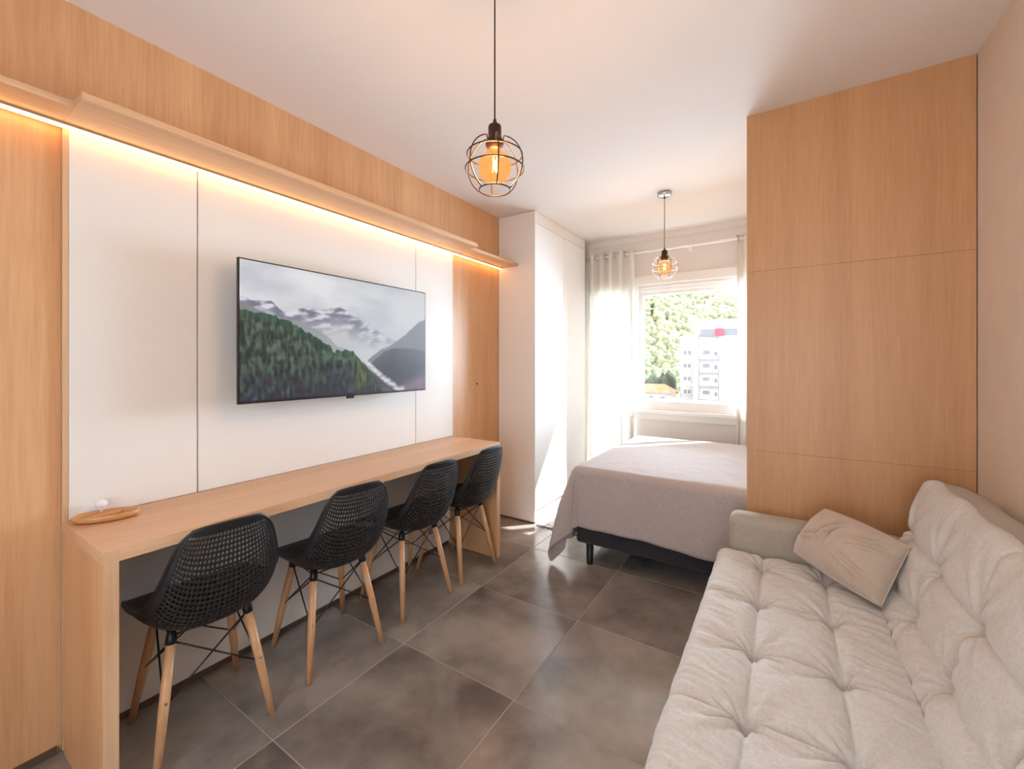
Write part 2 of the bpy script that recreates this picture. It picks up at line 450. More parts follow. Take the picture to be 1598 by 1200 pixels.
# ------------------------------------------------------------------ desk
DX0, DX1, DY0, DY1, DZ = XL + 0.0135, -1.602, 0.3725, 2.335, 0.765
dk = thing('desk', (-1.82, 1.35, 0), 'long narrow oak desk along the left wall', 'desk')
obj('desk_top', bx(DX0, DX1, DY0, DY1, DZ - 0.036, DZ, bev=0.0012), M['oak_h'], dk)
for y0 in (DY0, DY1 - 0.036):
    obj('side_panel', bx(DX0 + 0.02, DX1 - 0.0005, y0 + 0.0005, y0 + 0.0355, 0.0, DZ - 0.036, bev=0.001), M['oak_v'], dk)
for y0 in (DY0, DY1 - 0.036):
    obj('edge_band', bx(DX1 - 0.0006, DX1 + 0.0004, y0 + 0.001, y0 + 0.035, 0.0, DZ - 0.001), M['oak_edge'], dk)

# ------------------------------------------------------------------ television
TVX, TY0, TY1, TZ0, TZ1 = -1.895, 0.852, 1.936, 1.124, 1.735
tv = thing('television', (TVX - 0.05, 1.394, TZ0), 'flat black television with a mountain landscape on its screen', 'television')
obj('body', bx(TVX - 0.045, TVX - 0.010, TY0 + 0.05, TY1 - 0.05, TZ0 + 0.04, TZ1 - 0.06, bev=0.01), M['tv_body'], tv)
obj('bezel', bx(TVX - 0.014, TVX, TY0, TY1, TZ0, TZ1, bev=0.002), M['tv_body'], tv)
wm = NB(); box(wm, XL + 0.010, TVX - 0.040, 1.30, 1.49, 1.33, 1.53, 0.004); box(wm, XL + 0.010, XL + 0.02, 1.2, 1.6, 1.25, 1.6, 0.003)
obj('wall_mount', wm, M['black_metal'], tv)
obj('sensor', bx(TVX - 0.012, TVX + 0.002, 1.372, 1.412, TZ0 - 0.012, TZ0 + 0.001, bev=0.002), M['tv_body'], tv)

def lin(c): return tuple(((v / 255) / 12.92 if v / 255 < 0.04045 else ((v / 255 + 0.055) / 1.055) ** 2.4) for v in c)
def mixc(a, b, t): t = max(0, min(1, t)); return tuple(x * (1 - t) + y * t for x, y in zip(a, b))
def pl(pts, s):
    for (a, b), (c, d) in zip(pts, pts[1:]):
        if s <= c: return b + (d - b) * (s - a) / (c - a) if c > a else b
    return pts[-1][1]
def nz(x, y, z=0.0, o=4): return mn.fractal(Vector((x, y, z)), 0.9, 2.1, o)
def tv_colour(s, t):
    cl = nz(s * 3.2, t * 5.5, 1.7, 5)
    col = mixc((193, 195, 203), (224, 224, 226), 0.45 + 0.9 * cl + 0.4 * math.sin(t * 9) * 0.3)
    if s > 0.5: col = mixc(col, (176, 180, 180), max(0, (s - 0.5)) * 1.1 * (0.5 + cl))
    far = pl([(0, .26), (.06, .29), (.12, .27), (.17, .34), (.24, .31), (.30, .30), (.36, .29), (.44, .255), (.50, .31), (.58, .35), (.66, .44), (.78, .52), (1, .55)], s) + 0.018 * nz(s * 22, 3.1)
    if t > far:
        d = t - far
        snow = nz(s * 16 + t * 9, t * 22, 4.0, 5)
        rock = mixc((112, 113, 130), (214, 214, 222), 0.34 + 1.5 * snow)
        c2 = mixc(rock, (190, 191, 195), max(0, d - 0.04) / 0.20)
        col = mixc(c2, col, 0.05 + max(0, s - 0.48) * 2.4)
    mid = pl([(0, .29), (.10, .37), (.22, .40), (.34, .47), (.42, .58), (.52, .66), (.60, .75)], s) + 0.01 * nz(s * 25, 9)
    if t > mid and s < .62: col = mixc((126, 128, 134), (172, 174, 177), s / 0.55)
    r1 = pl([(.55, .80), (.60, .70), (.66, .625), (.72, .58), (.78, .525), (.84, .46), (.90, .375), (.95, .31), (1.0, .275)], s) + 0.006 * nz(s * 30, 2)
    if s > .55 and t > r1: col = mixc((134, 136, 141), (120, 121, 127), (t - r1) / .3)
    r2 = pl([(.58, .80), (.64, .70), (.70, .625), (.76, .59), (.86, .585), (1.0, .60)], s) + 0.008 * nz(s * 26, 7)
    if s > .58 and t > r2: col = mixc((97, 98, 106), (74, 73, 84), (t - r2) / .22 + 0.3 * nz(s * 9, t * 9))
    if s > .6:
        k = (t - pl([(.6, .9), (.75, .96), (.86, .88), (1, .80)], s)) / .08
        if k > 0: col = mixc(col, (128, 104, 122), k * 0.8)
    rv = pl([(.58, .72), (.64, .80), (.70, .88), (.76, .94), (.80, 1.0)], s)
    if .585 < s < .84 and abs(t - rv) < .035 + .05 * max(0, s - .66): col = mixc((212, 214, 216), col, abs(t - rv) / .06 + 0.4 * nz(s * 30, t * 40))
    fr = pl([(0, .335), (.05, .36), (.12, .375), (.20, .415), (.26, .475), (.33, .53), (.38, .575), (.41, .63), (.46, .62), (.50, .635), (.54, .68), (.58, .74), (.62, .82), (.66, .92), (.69, 1.0)], s) + 0.022 * nz(s * 45, 5.5, 0, 3)
    if t > fr and s < .70:
        d = t - fr
        st = nz(s * 60, t * 11, 8.0, 4); st2 = nz(s * 24, t * 18, 2.0, 3)
        g = mixc((28, 38, 37), (78, 104, 84), 0.40 + 1.15 * st)
        g = mixc(g, (118, 122, 112), max(0, st2) * 0.8)
        g = mixc(g, (44, 92, 66), max(0, 1 - d / .07) * 0.65)
        yel = math.exp(-((s - .56) / .055) ** 2) * max(0, min(1, d / .05)) * (1 if t < .97 else .5)
        g = mixc(g, (112, 120, 54), yel * (0.55 + 0.8 * st))
        dk_ = max(0, (t - .70) / .25) * (1 if s < .52 else .6)
        g = mixc(g, (44, 38, 60), dk_ * (0.55 + 0.9 * st2))
        col = g
    return lin(tuple(max(0, min(255, v)) for v in col))
SB = 0.006
nu, nv = 330, 186
sbm = NB()
V = grid(sbm, lambda a, b: (TVX + 0.0008, TY0 + SB + a * (TY1 - TY0 - 2 * SB), TZ1 - SB - b * (TZ1 - TZ0 - 2 * SB - 0.006)), nu, nv, smooth=False)
so = obj('screen', sbm, M['screen'], tv)
ca = so.data.color_attributes.new('picture', 'FLOAT_COLOR', 'POINT')
buf = []
for i in range(nu + 1):
    for j in range(nv + 1): buf.extend((*tv_colour(i / nu, j / nv), 1.0))
ca.data.foreach_set('color', buf)
tag(so, 'screen picture of misty mountains and a pine forest')

# ------------------------------------------------------------------ wardrobe
WY0, WY1, WXF = 2.951, 3.96, -1.685
wd = thing('wardrobe', (-1.86, 3.45, 0), 'tall white wardrobe between the oak panels and the window', 'wardrobe')
obj('side_panel', bx(XL + 0.001, WXF - 0.003, WY0, WY0 + 0.022, 0.012, ZC - 0.003, bev=0.001), M['white_ward'], wd)
obj('side_panel', bx(XL + 0.001, WXF - 0.003, WY1 - 0.022, WY1, 0.012, ZC - 0.003, bev=0.001), M['white_ward'], wd)
obj('carcass', bx(XL + 0.002, WXF - 0.024, WY0 + 0.022, WY1 - 0.022, 0.1, ZC - 0.12), M['white_ward'], wd)
obj('plinth', bx(XL + 0.01, WXF - 0.022, WY0 + 0.022, WY1 - 0.022, 0.0, 0.098), M['white_door'], wd)
obj('base_shadow_gap', bx(XL + 0.002, WXF - 0.006, WY0 + 0.002, WY0 + 0.020, 0.0, 0.012), M['skirting'], wd)
obj('top_filler', bx(WXF - 0.022, WXF - 0.0005, WY0 - 0.001, WY1, ZC - 0.094, ZC - 0.003, bev=0.001), M['white_ward'], wd)
for y0, y1 in ((WY0 + 0.002, 3.477), (3.483, WY1 - 0.001)):
    d = obj('door', bx(WXF - 0.021, WXF, y0, y1, 0.102, ZC - 0.097, bev=0.0015), M['white_door'], wd)
obj('handle_profile', bx(WXF - 0.024, WXF - 0.004, 3.4775, 3.4825, 0.102, ZC - 0.097), plain('grey_handle_profile', (0.35, 0.33, 0.31), rough=0.4, metal=0.5), wd)

# ------------------------------------------------------------------ pendant lamps
def pendant(loc, zc, R, wire, bulbm, label, energy):
    t = thing('pendant_lamp', (loc[0], loc[1], zc), label, 'lamp', 'cage pendant lamps')
    x, y = loc
    cano = NB(); lathe(cano, [(0, ZC - 0.026), (0.040, ZC - 0.026), (0.048, ZC - 0.022), (0.050, ZC - 0.001), (0, ZC - 0.001)], (x, y, 0), 32)
    co = obj('canopy', cano, M['chrome'], t)
    g = NB(); lathe(g, [(0, ZC - 0.045), (0.004, ZC - 0.045), (0.006, ZC - 0.034), (0.007, ZC - 0.026), (0, ZC - 0.026)], (x, y, 0), 12)
    obj('cord_grip', g, M['black_metal'], co)
    zt = zc + R * 1.42
    cb = NB(); tube(cb, [(x, y, zt), (x, y, ZC - 0.03)], 0.0024, n=8)
    obj('cord', cb, M['bronze'], t)
    s = NB(); q = R * 0.86
    lathe(s, [(0.0, q + 0.066), (0.004, q + 0.064), (0.008, q + 0.047), (0.019, q + 0.043), (0.0205, q + 0.036), (0.0205, q + 0.006), (0.0235, q + 0.002), (0.028, q - 0.010), (0.028, q - 0.019), (0.024, q - 0.021), (0.023, q - 0.030), (0.0, q - 0.030)], (x, y, zc), 28)
    obj('socket', s, M['bronze'], t)
    # bulb
    rb = R * 0.56
    b = NB(); prof = []
    for k in range(0, 17):
        a = -PI / 2 + k / 16 * (PI / 2 + 0.95)
        prof.append((max(0, rb * math.cos(a)), rb * math.sin(a)))
    prof += [(rb * 0.40, rb * 1.02), (0.016, rb * 1.22), (0.0135, q - 0.03)]
    prof[0] = (0, -rb)
    lathe(b, prof, (x, y, zc - R * 0.06), 28)
    bo = obj('bulb', b, bulbm, t)
    f = NB()
    for k in range(4):
        a0 = k * PI / 2; r0 = rb * 0.16
        tube(f, [(x + r0 * math.cos(a0), y + r0 * math.sin(a0), zc - R * 0.06 - rb * 0.30), (x + r0 * 0.5 * math.cos(a0 + .8), y + r0 * 0.5 * math.sin(a0 + .8), zc + rb * 0.1), (x + r0 * math.cos(a0), y + r0 * math.sin(a0), zc + rb * 0.42)], 0.0016, n=6)
    obj('filament', f, M['filament'], bo)
    gl = NB(); lathe(gl, [(0, -rb * .42), (rb * .22, -rb * .36), (rb * .38, -rb * .16), (rb * .42, 0), (rb * .36, rb * .22), (rb * .18, rb * .42), (0, rb * .5)], (x, y, zc - R * 0.06), 20); obj('glow_core', gl, M['glow'], bo)  # emissive core added so the bulb's glow brightens towards its middle
    # cage: meridians, two hoops, bottom hoop
    w = 0.0021
    e0, e1 = math.radians(70), math.radians(-58)
    n = 6
    for k in range(n):
        a = 2 * PI * k / n + 0.21
        pts = []
        for j in range(15):
            e = e0 + (e1 - e0) * j / 14
            sw = 0.0
            pts.append((x + R * math.cos(e) * math.cos(a + sw), y + R * math.cos(e) * math.sin(a + sw), zc + R * math.sin(e)))
        pts.insert(0, (x + 0.026 * math.cos(a), y + 0.026 * math.sin(a), zc + R * 0.86 - 0.012))
        m = NB(); tube(m, pts, w, n=6); obj('cage_rib', m, wire, t)
    for e in (0.36, -0.14, -math.radians(58)):
        pts = []
        for j in range(48):
            a = 2 * PI * j / 48
            ee = e
            pts.append((x + R * math.cos(ee) * math.cos(a), y + R * math.cos(ee) * math.sin(a), zc + R * math.sin(ee)))
        m = NB(); tube(m, pts, w, n=6, closed=True); obj('cage_hoop', m, wire, t)
    l = bpy.data.lights.new('bulb_light', 'POINT'); l.energy = energy; l.color = (1.0, 0.66, 0.38); l.shadow_soft_size = rb * 0.6
    lo = bpy.data.objects.new('bulb_light', l); C.objects.link(lo); lo.location = (0, 0, -R * 0.06); lo.parent = t
    return t
M['filament'] = emit('glowing_filament', (1.0, 0.66, 0.26), 5.0)
M['glow'] = bulb_mat('inner_glow', (1.0, 0.50, 0.13), 0.22, 0.5)
pendant((-0.749, 1.063), 1.905, 0.0905, M['bronze'], bulb_mat('amber_bulb', (1.0, 0.33, 0.085), 0.26, 0.50), 'dark wire cage pendant lamp with a glowing amber bulb, nearest the camera', 5)
pendant((-0.730, 3.159), 1.985, 0.088, M['cage2'], bulb_mat('pale_amber_bulb', (1.0, 0.55, 0.24), 0.18, 0.65), 'small pendant lamp with a round chrome canopy hanging above the bed', 2)

# ------------------------------------------------------------------ curtains and rod
rodt = thing('curtain_rod', (-0.55, 4.05, 2.345), 'thin white curtain rod above the window', 'curtain rod')
rb_ = NB(); tube(rb_, [(-1.78, 4.05, 2.345), (XR - 0.02, 4.05, 2.345)], 0.010, n=14); obj('rod', rb_, M['rod'], rodt)
for xx in (-1.60, -0.73, 0.30):
    k = NB(); box(k, xx - 0.009, xx + 0.009, 4.05, YF - 0.002, 2.340, 2.352, 0.002); box(k, xx - 0.016, xx + 0.016, YF - 0.012, YF - 0.001, 2.315, 2.378, 0.003)
    tube(k, [(xx - 0.012, 4.05, 2.345), (xx + 0.012, 4.05, 2.345)], 0.016, n=14)
    obj('bracket', k, M['rod'], rodt)

def curtain(x0, x1, waves, amp, label, seed, zb=0.03):
    t = thing('curtain', ((x0 + x1) / 2, 4.05, zb), label, 'curtain')
    b = NB()
    rnd = random.Random(seed)
    ph = [rnd.uniform(-.5, .5) for _ in range(8)]
    def fn(a, v):
        z = 2.385 + (zb - 2.385) * v
        w = a * waves * 2 * PI
        am = amp * (1 - 0.25 * v + 0.15 * math.sin(3 * a + ph[0]))
        x = x0 + (x1 - x0) * a + 0.010 * math.sin(2 * w + ph[1]) * v + 0.012 * math.sin(5 * v + 6 * a + ph[2]) * v
        y = 4.05 + am * math.sin(w + 0.5 * v * math.sin(4 * a + ph[3])) + 0.006 * math.sin(3 * w + 4 * v)
        return (x, y, z)
    grid(b, fn, int(waves * 22), 40)
    co = obj('cloth', b, M['curtain'], t)
    md = co.modifiers.new('thickness', 'SOLIDIFY'); md.thickness = 0.0016
    for k in range(int(waves * 2)):
        a = (k + 0.5) / (waves * 2) * 1.0
        a = k / (waves * 2) + 0.02
        x = x0 + (x1 - x0) * a
        if a > 0.97: continue
        e = NB(); tube(e, [(x, 4.05 + 0.020 * math.cos(q), 2.345 + 0.020 * math.sin(q)) for q in [2 * PI * j / 18 for j in range(18)]], 0.0035, n=6, closed=True)
        obj('eyelet', e, M['chrome'], t)
    return t
curtain(-1.715, -1.215, 5, 0.040, 'white voile curtain gathered at the left of the window, beside the wardrobe', 3)
curtain(-0.345, 0.42, 7, 0.035, 'white voile curtain at the right of the window, its edge showing beside the oak partition', 5)

# ------------------------------------------------------------------ bed
BX0, BX1, BY0, BY1 = -1.135, 0.600, 2.535, 3.90
bd = thing('bed', (-0.26, 3.2, 0), 'low double bed on a dark base with short black legs', 'bed')
obj('base', bx(BX0 - 0.005, BX1, BY0 - 0.01, BY1, 0.135, 0.345, bev=0.022, seg=3), M['bed_base'], bd)
obj('mattress', bx(BX0, BX1, BY0, BY1, 0.346, 0.610, bev=0.035, seg=4), M['mattress'], bd)
for xx in (BX0 + 0.075, -0.27, BX1 - 0.08):
    for yy in (BY0 + 0.035, BY1 - 0.08):
        l = NB(); lathe(l, [(0, 0), (0.021, 0), (0.021, 0.006), (0.024, 0.135), (0, 0.135)], (xx, yy, 0), 16); obj('leg', l, M['black_metal'], bd)

def bedspread():
    t = NB()
    x0, y0, zt = BX0 + 0.012, BY0 + 0.012, 0.622
    dl, df, db = 0.50, 0.395, 0.30
    P0, P1, Q0, Q1 = x0 - dl, BX1 + 0.0, y0 - df, BY1 + db
    nu_, nv_ = 150, 130
    RB = 0.035
    def hang(L, r=RB):
        """distance outward and down for cloth length L past the edge"""
        arc = r * PI / 2
        if L < arc: a = L / r; return r * math.sin(a), r * (1 - math.cos(a))
        return r, r + (L - arc)
    def fn(a, b):
        p = P0 + (P1 - P0) * a; q = Q0 + (Q1 - Q0) * b
        el = max(0, x0 - p); ef = max(0, y0 - q); eb = max(0, q - (BY1 - 0.012))
        wob = 0.0022 * nz(p * 9, q * 9, 3) + 0.004 * nz(p * 2.5, q * 2.5, 6)
        if el == 0 and ef == 0 and eb == 0: return (p, q, zt + wob)
        if eb > 0 and ef == 0:
            o, d = hang(eb); X = p
            if el > 0: o2, d2 = hang(el); return (x0 - o2 - 0.03 * d2 , BY1 - 0.012 + o * 0.7, max(0.012, zt - max(d, d2)))
            return (X, BY1 - 0.012 + o + 0.004 * math.sin(p * 20), zt - d)
        if el > 0 and ef > 0:
            L = math.hypot(el, ef) if True else 0
            ph = math.atan2(ef, el)
            o, d = hang(L)
            s2 = math.sin(2 * ph)
            fold = 0.030 * math.sin(ph * 9.0 + 0.4) * min(1, d / 0.25)
            out = o + d * (0.05 + 0.20 * s2 ** 2) + fold * (0.4 + s2)
            z = zt - d
            if z < 0.012:
                out += (0.012 - z) * 0.55; z = 0.010 + 0.006 * (1 + math.sin(ph * 14))
            return (x0 - out * math.cos(ph), y0 - out * math.sin(ph), z)
        if ef > 0:
            o, d = hang(ef)
            w = min(1, d / 0.3)
            return (p, y0 - o - 0.012 * d - w * (0.006 * math.sin(p * 13 + 0.6) + 0.004 * math.sin(p * 29)) + wob * 0.6, zt - d - 0.020 * w * (p - x0) + 0.008 * w * math.sin(p * 6))
        o, d = hang(el)
        w = min(1, d / 0.3)
        return (x0 - o - 0.05 * d - w * 0.012 * math.sin(q * 17), q, max(0.012, zt - d))
    grid(t, fn, nu_, nv_)
    o = obj('bedspread', t, M['bedspread'])
    md = o.modifiers.new('thickness', 'SOLIDIFY'); md.thickness = 0.006; md.offset = 1
    tag(o, 'mauve woven bedspread draped over the bed to the floor at one corner', 'bedspread')
bedspread()

# rug at the bedside
def rug_mat():
    m, nt, p = new_mat('pale_patterned_rug')
    tc = nt.nodes.new('ShaderNodeTexCoord')
    v = nt.nodes.new('ShaderNodeTexVoronoi'); v.inputs['Scale'].default_value = 17; v.feature = 'DISTANCE_TO_EDGE'
    nt.links.new(tc.outputs['Object'], v.inputs['Vector'])
    r = nt.nodes.new('ShaderNodeValToRGB')
    r.color_ramp.elements[0].position = 0.05; r.color_ramp.elements[0].color = (0.36, 0.33, 0.32, 1)
    r.color_ramp.elements[1].position = 0.14; r.color_ramp.elements[1].color = (0.72, 0.70, 0.68, 1)
    nt.links.new(v.outputs['Distance'], r.inputs['Fac']); nt.links.new(r.outputs['Color'], p.inputs['Base Color'])
    p.inputs['Roughness'].default_value = 0.95
    return m
M['rug'] = rug_mat()
rg = thing('rug', (-1.45, 3.4, 0), 'pale patterned rug between the wardrobe and the bed', 'rug')
obj('pile', bx(-1.665, -1.27, 2.935, 3.92, 0.0005, 0.010, bev=0.003), M['rug'], rg)
fr_ = NB()
for k in range(24):
    xx = -1.657 + k * 0.0165
    tube(fr_, [(xx, 2.938, 0.005), (xx + random.uniform(-.004, .004), 2.925, 0.004), (xx + random.uniform(-.006, .006), 2.908, 0.0025)], 0.0022, n=5)
tag(obj('fringe', fr_, plain('grey_fringe', (0.16, 0.145, 0.135), rough=0.9), rg), 'grey fringe')

# ------------------------------------------------------------------ chairs
def chair_proto(name):
    """chair in local coordinates: +x is the back, z up, origin on the floor under the seat"""
    cen = [(-0.230, 0.402), (-0.218, 0.427), (-0.165, 0.430), (-0.085, 0.420), (-0.008, 0.410), (0.068, 0.404), (0.130, 0.409), (0.184, 0.433), (0.220, 0.481), (0.242, 0.542), (0.257, 0.608), (0.269, 0.674), (0.279, 0.735), (0.286, 0.786)]
    edg = [(-0.216, 0.155, 0.398), (-0.208, 0.180, 0.428), (-0.156, 0.193, 0.446), (-0.080, 0.198, 0.460), (-0.008, 0.200, 0.476), (0.060, 0.199, 0.494), (0.120, 0.195, 0.519), (0.168, 0.187, 0.554), (0.202, 0.175, 0.597), (0.225, 0.163, 0.640), (0.242, 0.151, 0.683), (0.255, 0.138, 0.722), (0.265, 0.122, 0.754), (0.274, 0.096, 0.778)]
    def samp(tab, t):
        n = len(tab) - 1; f = t * n; i = min(int(f), n - 1); u = f - i
        def g(k): return tab[max(0, min(n, k))]
        p0, p1, p2, p3 = g(i - 1), g(i), g(i + 1), g(i + 2)
        return [0.5 * (2 * b + (c - a) * u + (2 * a - 5 * b + 4 * c - d) * u * u + (3 * b - a - 3 * c + d) * u ** 3) for a, b, c, d in zip(p0, p1, p2, p3)]
    def surf(s, t):
        c = samp(cen, t); e = samp(edg, t)
        k = abs(s) ** 2.3
        return Vector((c[0] + (e[0] - c[0]) * k, e[1] * math.sin(s * 1.25) / math.sin(1.25), c[1] + (e[2] - c[1]) * k))
    NU, NV = 30, 46
    b = NB()
    V = [[b.verts.new(surf(-1 + 2 * i / NU, j / NV)) for j in range(NV + 1)] for i in range(NU + 1)]
    for i in range(NU):
        for j in range(NV):
            q = [V[i][j], V[i + 1][j], V[i + 1][j + 1], V[i][j + 1]]
            hole = 2 <= i < NU - 2 and 23 <= j < NV - 2
            if not hole:
                f = b.faces.new(q); f.smooth = True; continue
            s0, s1, t0, t1 = -1 + 2 * i / NU, -1 + 2 * (i + 1) / NU, j / NV, (j + 1) / NV
            rr = 0.36
            R8 = [b.verts.new(surf(s0 + (s1 - s0) * (0.5 + rr * math.cos(a)), t0 + (t1 - t0) * (0.5 + rr * math.sin(a)))) for a in [PI / 8 + k * PI / 4 + PI for k in range(8)]]
            # corner order: q0(-,-) q1(+,-) q2(+,+) q3(-,+); R8[0..1] near -s-t ... walk round
            ring = R8
            # R8 angles from PI+22.5deg: 0,1 towards (-,-); 2,3 towards (+,-); 4,5 (+,+); 6,7 (-,+)
            for c_ in range(4):
                a0, a1, a2 = ring[2 * c_], ring[2 * c_ + 1], ring[(2 * c_ + 2) % 8]
                f = b.faces.new((q[c_], a1, a0)); f.smooth = True
                f = b.faces.new((q[c_], q[(c_ + 1) % 4], a2, a1)); f.smooth = True
    t = thing(name, (0, 0, 0), 'x', 'chair', 'black perforated chairs at the desk')
    so_ = obj('seat_shell', b, M['black_plastic'], t)
    md = so_.modifiers.new('thickness', 'SOLIDIFY'); md.thickness = 0.0042; md.offset = 0
    rim = NB()
    path = [surf(-1, j / 40) for j in range(41)] + [surf(-1 + 2 * i / 24, 1.0) for i in range(1, 25)] + [surf(1, 1 - j / 40) for j in range(1, 41)] + [surf(1 - 2 * i / 24, 0.0) for i in range(1, 24)]
    tube(rim, path, 0.0052, n=6, closed=True)
    obj('rim', rim, M['black_plastic'], so_)
    feet = {}
    for sx in (-1, 1):
        for sy in (-1, 1):
            top = Vector((sx * 0.098, sy * 0.112, 0.392)); bot = Vector((sx * 0.178, sy * 0.168, 0.0))
            d = (bot - top)
            a = top + d * 0.02
            l = NB(); tube(l, [a, top + d * 0.5, bot], [0.0145, 0.0150, 0.0105], n=14)
            lo = obj('leg', l, M['beech'], t)
            f = NB(); tube(f, [top + Vector((0, 0, 0.024)), top + d * 0.01, top + d * 0.05], [0.012, 0.0165, 0.0162], n=10); obj('leg_bracket', f, M['black_metal'], lo)
            s = NB(); c0 = top + d * 0.46; tube(s, [c0 + Vector((sx * 0.010, 0, 0)), c0 + Vector((sx * 0.0165, 0, 0))], 0.0045, n=10); obj('screw', s, M['screw'], lo)
            feet[(sx, sy)] = (top, d)
    def at(k, f): return feet[k][0] + feet[k][1] * f
    wires = []
    for sy in (-1, 1):
        wires += [((-1, sy), 0.03, (1, sy), 0.50), ((1, sy), 0.03, (-1, sy), 0.50)]
    for sx in (-1, 1):
        wires += [((sx, -1), 0.03, (sx, 1), 0.50), ((sx, 1), 0.03, (sx, -1), 0.50)]
    for k0, f0, k1, f1 in wires:
        w = NB(); tube(w, [at(k0, f0), at(k1, f1)], 0.0030, n=6); obj('brace_wire', w, M['black_metal'], t)
    fr = NB(); pts = [(-0.10, -0.115, 0.397), (0.10, -0.115, 0.397), (0.10, 0.115, 0.397), (-0.10, 0.115, 0.397)]
    tube(fr, pts, 0.0042, n=6, closed=True); obj('under_frame', fr, M['black_metal'], t)
    return t
ch0 = chair_proto('desk_chair')
spots = [(-1.788, 0.685, -6, 'black perforated chair nearest the tray end of the desk'),
         (-1.770, 1.178, -7, 'second black perforated chair from the tray end of the desk'),
         (-1.770, 1.660, -4, 'third black perforated chair from the tray end of the desk'),
         (-1.766, 2.084, 0, 'black perforated chair at the far end of the desk, nearest the wardrobe')]
for i, (x, y, a, lab) in enumerate(spots):
    o = ch0 if i == 0 else copy_tree(ch0)
    o.location = (x, y, 0); o.rotation_euler = (0, 0, math.radians(a)); o['label'] = lab

# ------------------------------------------------------------------ sofa
SX0, SJ, SY0, SY1 = -0.262, 0.295, 0.36, 2.205
sf = thing('sofa', (0.18, 1.28, 0), 'beige tufted sofa bed against the right wall', 'sofa')
TYS = [2.07, 1.76, 1.45, 1.155, 0.86, 0.56]
def tufted(u, v, us, vs, cr=1.0):
    """height field of a tufted cushion: u across, v along; us seam positions, vs tuft positions along"""
    h = 0.0
    for s in us:
        h -= 0.011 * math.exp(-((u - s) / 0.022) ** 2) + 0.0085 * math.exp(-((u - s) / 0.0042) ** 2)
        for k, w in enumerate(vs):
            du, dv = u - s, v - w
            r = math.hypot(du, dv)
            if r > 0.42: continue
            h -= 0.030 * math.exp(-(r / 0.020) ** 2) + 0.016 * math.exp(-(r / 0.070) ** 2)
            an = math.atan2(dv, du)
            h += 0.0085 * math.exp(-r / 0.10) * min(1, r / 0.02) * (math.cos(9 * an + 1.7 * k + 3 * s * 10) * 0.8 + 0.5 * math.cos(14 * an + k)) * (0.35 + abs(math.cos(an)))
    for w in vs:
        wv = v - w - 0.012 * math.sin(u * 9 + w * 7)
        h -= 0.0050 * math.exp(-(wv / 0.018) ** 2) + 0.0050 * math.exp(-(wv / 0.006) ** 2) * (0.5 + 0.5 * math.sin(u * 23 + w * 11))
    # soft creases running across
    h += cr * 0.0055 * nz(u * 3.5 + v * 2.2, v * 17 + 2.0 * math.sin(u * 6), 2.0, 3) + cr * 0.0030 * nz(u * 6, v * 38 + u * 9, 5.0, 2)
    h += 0.003 * math.sin(PI * min(1, max(0, (v % 0.305) / 0.305)))
    return h
def seat():
    b = NB()
    NU, NV = 130, 560
    zt, th, R = 0.452, 0.15, 0.05
    prof = []
    # front face up, over the rounded front edge, across, down into the joint
    for k in range(6): prof.append((SX0 + 0.004, zt - th + (th - R) * k / 6, 0.0))
    for k in range(9):
        a = PI / 2 * k / 8
        prof.append((SX0 + R - R * math.cos(a), zt - R + R * math.sin(a), k / 8))
    n = 120
    for k in range(1, n + 1): prof.append((SX0 + R + (SJ - 0.012 - SX0 - R) * k / n, zt, 1.0))
    for k in range(1, 7): prof.append((SJ - 0.012 + 0.010 * math.sin(k / 6 * PI / 2), zt - 0.07 * k / 6, 1 - k / 6))
    VV = []
    for j in range(NV + 1):
        y = SY0 + (SY1 - SY0) * j / NV
        ed = min(y - SY0, SY1 - y)
        dz = -0.05 * (1 - min(1, ed / 0.06)) ** 2
        row = []
        for (x, z, w) in prof:
            h = tufted(x, y, (-0.080, 0.130), TYS) if w > 0 else 0
            cr = 0.012 * math.exp(-((x - SJ) / 0.05) ** 2)
            row.append(b.verts.new((x - (0 if w else 0.0) + (0.004 * nz(y * 9, z * 9, 1) if w < 1 else 0), y, z + h * w + dz - cr)))
        VV.append(row)
    for j in range(NV):
        for i in range(len(prof) - 1):
            f = b.faces.new((VV[j][i], VV[j][i + 1], VV[j + 1][i + 1], VV[j + 1][i])); f.smooth = True
    for row in (VV[0], VV[-1]): b.faces.new(row)
    b.faces.new([r[0] for r in VV] + [r[-1] for r in reversed(VV)])
    return b
obj('seat_cushion', seat(), M['sofa'], sf)
